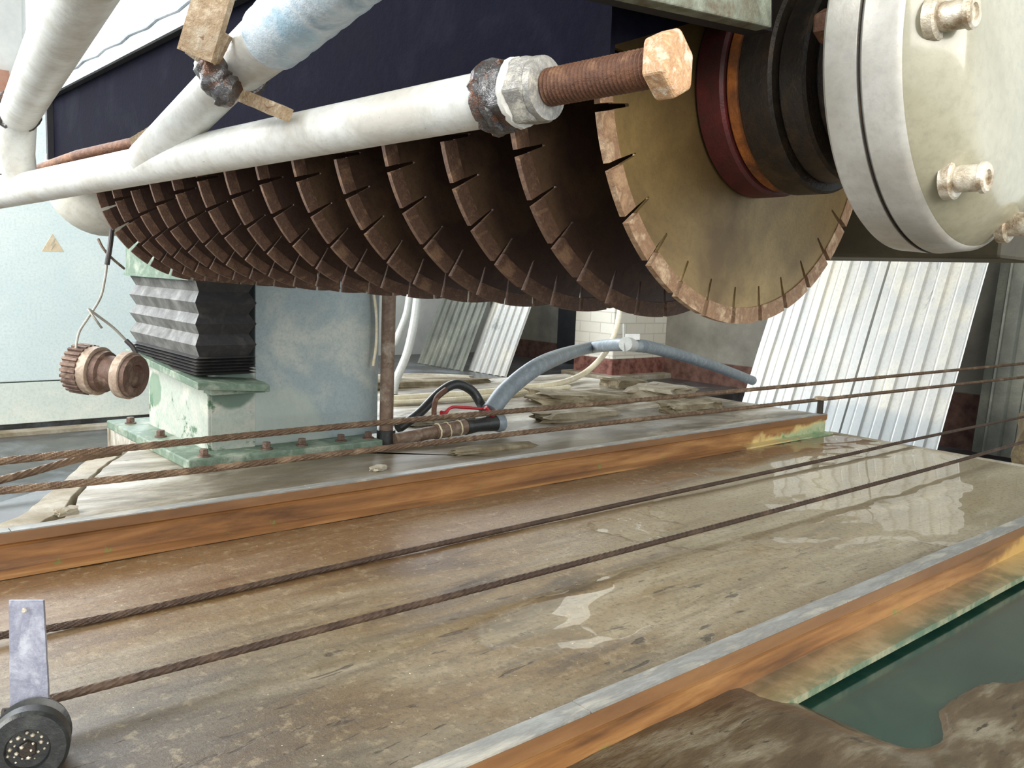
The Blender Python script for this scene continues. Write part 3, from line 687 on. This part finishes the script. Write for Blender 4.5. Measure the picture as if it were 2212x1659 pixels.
# nuts and jack bolt on the near end of the main pipe
weld(pax(-.112), PD, .042, .012, n=40, seed=11); weld(pax(-.124), PD, .041, .011, n=40, seed=21)
n1 = hexring(pax(-.118), -PD, .050, .036, (0, .3, 1)).build('nut', M_weld, fr, bevel=.003)
weld(pax(-.156), PD, .041, .008, n=40, seed=31, m=M_whitepaint)
n2 = hexring(pax(-.158), -PD, .050, .038, (.4, .1, 1)).build('nut', M_nut, fr, bevel=.004)
MB().lathe(pax(-.194), -PD, [(0, .044), (.010, .043), (.012, .03)], 40).build('washer', M_nut, fr)
tp = []
for k in range(55):
    h = .0 + k * .0032; tp.append((h, .0235 if k % 2 else .0256))
bl = MB().lathe(pax(-.203), -PD, tp, 36).build('bolt', M_rust, fr)
hx = hexring(pax(-.372), -PD, .0435, .034, (.1, 0, 1), .16)
hx.build('bolt_head', M_rusthead, bl, bevel=.003)
tag(fr, 'white painted welded pipe frame with a rusty bolt at its near end', 'pipe frame')
# second, rusty rail behind the frame
rb = MB().tube([at(60, 375, D=2.9), at(170, 336, D=2.75), at(330, 300, D=2.6)], .018, 12).build('rusty_rod', M_rust)
tag(rb, 'thin rusty rod just behind the white pipe at far left', 'rod')

# ---------------------------------------------------------------- guide column with bellows
gc_ = empty('guide_column', (2.4, 5.3, PZ))
Xc, Yc = 1.915, 4.86
part_label(MB().box((Xc - .19, Yc - .21, PZ), (2.975, 6.15, PZ + .055)).build('base_plate', M_greend, gc_, bevel=.008), 'green base plate')
MB().box((Xc, Yc, PZ + .05), (2.6, 5.87, .70)).build('lower_body', M_green, gc_, bevel=.006)
part_label(MB().box((2.2, Yc - .004, .22), (3.06, 5.8, 1.9)).build('side_panel', M_blue, gc_, bevel=.006), 'blue grey sheet panel')
part_label(MB().box((Xc + .02, Yc - .008, .22), (2.2, Yc, .62)).build('side_panel', M_green, gc_), 'pale green lower panel with dark stain')
MB().obox((1.98, 5.25, .655), ((1, 0, -.08), (0, 1, .06), (0, 0, 1)), (.21, .62, .02)).build('bellows_tray', M_greend, gc_, bevel=.003)
MB().obox((2.03, 4.75, .60), ((1, 0, 0), (0, 1, 0), (0, 0, 1)), (.16, .06, .03)).build('bracket', M_greend, gc_, bevel=.003)
# bellows: rectangular folds
def bellow(x0, x1, y0, y1, zs, d, name, m, face):
    vs = []; n = len(zs)
    for i, z in enumerate(zs):
        e = d if i % 2 else 0
        vs += [(x0 - e, y0 - e, z), (x1 + e, y0 - e, z), (x1 + e, y1 + e, z), (x0 - e, y1 + e, z)]
    tilt = .035
    vs = [(x, y, z + tilt * ((y - y0) / 1.0) * 0) for x, y, z in vs]
    fl = [(i * 4 + j, i * 4 + (j + 1) % 4, (i + 1) * 4 + (j + 1) % 4, (i + 1) * 4 + j) for i in range(n - 1) for j in face]
    return MB().add(vs, fl)
zs = [.755 + k * .067 for k in range(8)]
bx0, bx1, by0, by1 = 1.84, 2.13, 4.79, 5.86
zs = [.78, .845, .905, .965, 1.02, 1.085, 1.145, 1.215]
bellow(bx0, bx1, by0, by1, zs, .034, '', None, (3,)).build('bellows', M_bellows, gc_)
part_label(bellow(bx0, bx1, by0, by1, zs, .034, '', None, (0, 1, 2)).build('bellows', M_bellows2, gc_), 'black side of the bellows')
zs = [.672 + k * .009 for k in range(13)]
bellow(bx0, bx1, by0, by1, zs, .034, '', None, (0, 1, 2, 3)).build('folded_bellows', M_bellows2, gc_)
part_label(MB().box((bx0 - .05, by0 + .03, 1.215), (bx1 + .05, by1 + .04, 1.50)).build('top_box', M_greend, gc_, bevel=.005), 'green box above the bellows')
MB().box((bx0 - .06, by0 - .0, 1.205), (bx1 + .06, by1 + .05, 1.222)).build('top_rim', M_greend, gc_)
def flangebolt(x, y, par, s=1.0):
    b = MB().lathe((x, y, PZ + .055), (0, 0, 1), [(0, .036 * s), (.008, .036 * s), (.010, .02)], 20).build('bolt', M_gear, par)
    hexring((x, y, PZ + .063), (0, 0, 1), .026 * s, .035, (1, 0, 0)).build('bolt_head', M_gear, b)
for x, y in ((1.84, 4.73), (2.22, 4.74), (2.45, 4.74), (2.72, 4.74), (2.92, 4.74), (1.82, 5.95), (1.83, 5.4)): flangebolt(x, y, gc_)
tag(gc_, 'green and blue machine column with grey bellows bolted to the concrete', 'machine column')

# ---------------------------------------------------------------- cabinet
cabm = empty('electrical_cabinet', (0, 10.7, GZ))
def cz(x, y): return at(x, y, Y=10.7)
zseam = cz(150, 822).z; zbot = cz(150, 908).z
MB().box((-4, 10.7, zseam + .012), (3.9, 11.6, cz(20, 238).z)).build('body', M_cab, cabm, bevel=.01)
part_label(MB().box((-4, 10.71, zbot), (3.9, 11.6, zseam)).build('lower_panel', M_cab2, cabm, bevel=.008), 'whiter lower panel')
MB().box((-4, 10.78, GZ), (3.9, 11.6, zbot)).build('base_frame', M_dark, cabm)
tri = [cz(90, 543), cz(138, 544), cz(113, 505)]
part_label(MB().prism([p + V((0, -.003, 0)) for p in tri], (0, .003, 0)).build('warning_sign', M_sign, cabm), 'faded orange warning triangle')
sg = [cz(117, 515), cz(108, 530), cz(113, 530), cz(110, 541), cz(120, 526), cz(115, 526), cz(119, 515)]
MB().prism([p + V((0, -.006, 0)) for p in sg], (0, .002, 0)).build('lightning_mark', M_sign2, cabm)
MB().box((-4, 10.5, GZ), (3.9, 10.72, GZ + .04)).build('kick_strip', M_concrete, cabm)
tag(cabm, 'pale blue cabinet with faded warning triangle at the left', 'cabinet')

# ---------------------------------------------------------------- corrugated sheets
def sheet(p0, width, height, lean, m, label, pitch=.30, depth=.034, seed=0, wdir=(0, -1, 0), group='corrugated metal sheets'):
    """p0: lower left corner; lean: sideways run per metre of height"""
    wd = V(wdir).normalized(); up = V((lean, 0, 1)).normalized(); nn = wd.cross(up).normalized()
    prof = []; n = int(width / pitch) + 1
    for k in range(n):
        for f, h in ((0, 0), (.30, 0), (.38, 1), (.44, .85), (.50, 1), (.86, 1), (.93, .0)): 
            if (k + f) * pitch <= width: prof.append(((k + f) * pitch, h * depth))
    K = 14; vs = []
    for i in range(K + 1):
        for a, b in prof: vs.append(V(p0) + wd * a + up * (height * i / K) + nn * (b + .012 * mnoise.noise(V((a * .8, i * .3, seed)))))
    q = len(prof); fs = [(i * q + j, i * q + j + 1, (i + 1) * q + j + 1, (i + 1) * q + j) for i in range(K) for j in range(q - 1)]
    o = MB().add(vs, fs).build('corrugated_sheet', m); so = o.modifiers.new('thickness', 'SOLIDIFY'); so.thickness = .004
    tag(o, label, 'metal sheet', group); return o
sheet((11.78, 8.02, -1.09), 1.88, 3.9, .42, M_sheet, 'wide bright corrugated sheet leaning below the machine beam, left half')
sheet((11.70, 6.2, -1.09), 1.48, 3.8, .42, M_sheet, 'bright corrugated sheet at right, lapping the wide one', .31, .034, seed=3)
sheet((13.35, 4.95, -1.0), 2.6, 3.6, .12, M_sheet2, 'dull grey corrugated sheet at the right edge of the photo', .42, .06, seed=5)
sheet((10.62, 15.3, GZ), 1.62, 3.3, .42, M_sheet2, 'grey leaning corrugated sheet right of the vertical pipe', .22, seed=8)
sheet((10.80, 13.75, GZ), 1.25, 3.3, .42, M_sheet, 'lighter leaning corrugated sheet beside the dark doorway', .2, seed=9)
sheet((11.5, 16.4, GZ), 1.2, 3.2, .4, M_sheet2, 'dark corrugated sheet farthest back behind the milky tubes', .25, seed=11)

# ---------------------------------------------------------------- standpipe, hoses, valve
sp_ = empty('standpipe', (3.115, 4.84, PZ))
P0 = at(834, 935, Y=4.74); 
MB().tube([V((P0.x, P0.y, PZ + .02)), V((P0.x, P0.y, .8)), V((P0.x, P0.y, 1.9))], .045, 28).build('pipe', M_brownpipe, sp_)
MB().tube([V((P0.x, P0.y, PZ + .0)), V((P0.x, P0.y, PZ + .10))], .062, 20).build('collar', M_rubber, sp_)
tag(sp_, 'upright brown grey pipe at the right edge of the blue panel', 'pipe')
fp = empty('ground_pipe', at(910, 940, Z=PZ + .05))
q0, q1, q2, q3 = at(852, 950, Y=4.66), at(945, 932, Y=4.63), at(1005, 922, Y=4.62), at(1070, 914, Y=4.6)
MB().tube([q0, q1], .043, 24).build('pipe', M_brownpipe, fp)
MB().tube([q1 - (q2 - q1) * .1, q2], lambda t: .05 + .003 * math.sin(t * 20), 24).build('hose_sleeve', M_brownpipe, fp)
MB().tube([q2, q2.lerp(q3, .4), q3], lambda t: .058 - .012 * math.sin(t * 3) , 24).build('valve_body', M_rubber, fp)
MB().lathe(q3, (q3 - q2), [(0, .06), (.02, .068), (.06, .062), (.075, .03)], 24).build('coupling', M_greyhose, fp)
for t in (0, .75): 
    weld(q1.lerp(q2, t), q2 - q1, .052, .006, 'twine', 24, fp, t * 9, M_twine)
weld(q1.lerp(q2, .35), q2 - q1 + V((0, 0, .03)), .053, .004, 'twine', 24, fp, 4, M_twine)
h0 = at(1050, 884, Y=4.64)
MB().tube(curve([h0, at(1000, 880, Y=4.64), at(975, 880, Y=4.64), at(962, 892, Y=4.64), at(954, 894, Y=4.64)], 5), lambda t: .011 + .013 * max(0, t - .6) / .4, 10).build('red_handle', M_redp, fp)
MB().tube([q3 + V((0, 0, .03)), at(1048, 880, Y=4.62)], .018, 12).build('valve_stem', M_redp, fp)
tag(fp, 'brown pipe and black valve with red handle lying behind the ropes', 'pipe valve')
def hose(pts, r, m, name, label, cat='hose', n=10):
    return tag(MB().tube(curve(pts, n), r, 16).build(name, m), label, cat)
hose([at(860, 926, Y=4.82), at(905, 893, Y=4.85), at(950, 848, Y=4.9), at(985, 830, Y=4.9), at(1018, 843, Y=4.88), at(1036, 868, Y=4.84), at(1046, 888, Y=4.78)], .034, M_rubber, 'rubber_hose', 'black rubber hose looping over the red valve handle')
hose([at(938, 905, Y=4.7), at(938, 880, Y=4.72), at(944, 858, Y=4.76), at(962, 842, Y=4.84)], .018, M_rust, 'brown_hose', 'short brown hose rising under the black rubber loop')
hose([at(1058, 890, D=6.1), at(1100, 838, D=6.3), at(1180, 782, D=6.8), at(1270, 752, D=9.6), at(1365, 745, D=8.6), at(1450, 762, D=9.6), at(1540, 790, D=10.8), at(1625, 822, D=12.4)], .066, M_greyhose, 'grey_hose', 'thick grey hose arching from the valve to the leaning sheets')
cl = MB(); ca, cb_ = at(1351, 743, D=8.42), at(1381, 747, D=8.78)
cl.tube([ca, cb_], .070, 20); cl.obox(at(1366, 728, D=8.55), (RIGHT, DOWN, FWD), (.07, .03, .03)); cl.tube([at(1347, 700, D=8.5), at(1347, 760, D=8.4)], .008, 8); 
cl.build('hose_clamp', M_clear, bpy.data.objects['grey_hose'])
hose([at(846, 862, Z=.2), at(930, 856, Z=.2), at(1030, 849, Z=.2), at(1130, 838, Z=.2), at(1205, 829, Z=.2), at(1262, 806, D=9.7), at(1305, 765, D=9.8), at(1330, 715, D=9.8), at(1342, 650, D=9.8)], .032, M_creamhose, 'cream_hose', 'cream hose curving up in front of the brick pillar')
hose([at(848, 870, Z=.19), at(930, 866, Z=.19), at(1020, 860, Z=.19), at(1100, 852, Z=.19), at(1180, 842, Z=.19), at(1230, 836, Z=.19)], .022, M_creamhose, 'cream_hose', 'thinner cream hose lying on the concrete just in front')
hose([at(905, 600, D=8), at(897, 680, D=8), at(880, 760, D=8), at(856, 820, D=8), at(850, 850, D=8)], .04, M_clear, 'milky_tube', 'milky tube hanging behind the vertical pipe, right one', 'tube')
hose([at(888, 600, D=8.2), at(880, 670, D=8.2), at(862, 720, D=8.2), at(850, 745, D=8.2)], .035, M_clear, 'milky_tube', 'milky tube hanging behind the vertical pipe, inner one', 'tube')
hose([at(806, 620, Y=4.82), at(813, 680, Y=4.8), at(813, 740, Y=4.79), at(806, 790, Y=4.8)], .010, M_creamhose, 'white_cable', 'thin white cable down the right edge of the blue panel', 'cable')

# ---------------------------------------------------------------- rubble and loose concrete
def lump(x, y, z, sx, sy, sz, rot, m, label, seed, name='concrete_lump', n=3, amp=.17):
    bm = bmesh.new(); bmesh.ops.create_cube(bm, size=2); bmesh.ops.subdivide_edges(bm, edges=bm.edges, cuts=5, use_grid_fill=True)
    for v in bm.verts:
        p = v.co.normalized() * 1.2; v.co = v.co.lerp(p, .25)
        q = V(v.co) * 1.6 + V((seed * 3.1, seed, 0)); v.co += V((mnoise.noise(q), mnoise.noise(q + V((5, 1, 2))), mnoise.noise(q + V((1, 8, 4))))) * amp * 2
        v.co = V((v.co.x * sx, v.co.y * sy, v.co.z * sz))
    me = bpy.data.meshes.new(name); bm.to_mesh(me); bm.free(); me.materials.append(m)
    o = bpy.data.objects.new(name, me); COL.objects.link(o); o.rotation_euler = rot; o.location = (x, y, z)
    return tag(o, label, 'concrete')
LP = [(4.6, 7.1, 1.2, .14, .05, .02, M_moss, 'long mossy concrete ledge behind the cream hoses'), (6.95, 6.15, .2, .18, .06, -.15, M_moss, 'mossy concrete slope in front of the pillar'),
      (6.75, 5.45, .4, .25, .07, .3, M_concrete, 'pale broken slab under the end of the grey hose'), (5.7, 5.6, .45, .22, .06, -.3, M_moss, 'tilted concrete slab right of the grey hose'),
      (5.0, 4.9, .42, .10, .045, .05, M_concrete, 'low crumbled concrete patch between the two far ropes'), (6.3, 4.75, .40, .13, .05, .1, M_moss, 'crumbling rubble between the ropes near the rail end'),
      (3.9, 5.35, .35, .14, .03, .2, M_concrete, 'flat pale slab left of the black rubber hose'), (3.6, 4.25, .35, .05, .02, .0, M_moss, 'thin crust of silt along the back of the far rail')]
for k, (x, y, sx, sy, sz, rz, m, lb) in enumerate(LP): lump(x, y, PZ + sz * .4, sx, sy, sz, (0, .03, rz), m, lb, k + 1)
lump(10.6, 9.9, -.6, .9, .5, .16, (0, 0, -.3), M_concrete, 'flat pale concrete slab at the foot of the pillar', 26)
lump(7.9, 12.0, -.6, 1.3, .45, .16, (0, 0, -.5), M_concrete, 'grey concrete kerb below the left corrugated sheets', 27)
lump(11.2, 2.75, -.68, .55, .85, .62, (0, 0, .2), M_brownc, 'big brown concrete mass at the right edge of the pit', 8)
lump(11.3, 2.7, .12, .4, .35, .07, (0, .1, .5), M_concrete, 'pale stone slab lying on the brown concrete mass', 9)
lump(.98, 4.12, PZ + .012, .045, .03, .014, (0, 0, .2), M_concrete, 'small round pat of dried mortar on the plinth edge', 10, 'mortar_pat')
lump(2.62, 4.14, PZ + .012, .05, .03, .012, (0, 0, .4), M_concrete, 'small pale stone flake behind the far rail', 12, 'stone_flake')
lump(12.2, 2.9, .42, .25, .28, .2, (.2, .3, 0), M_wall2, 'crumpled white sack on the rubble at the right edge', 14, 'sack', amp=.2)
# green pool beyond the near rail
tag(MB().box((2.2, .3, -.06), (7.28, 1.44, -.022)).build('green_puddle', M_teal), 'dark green water standing outside the near rail at lower right', 'puddle')
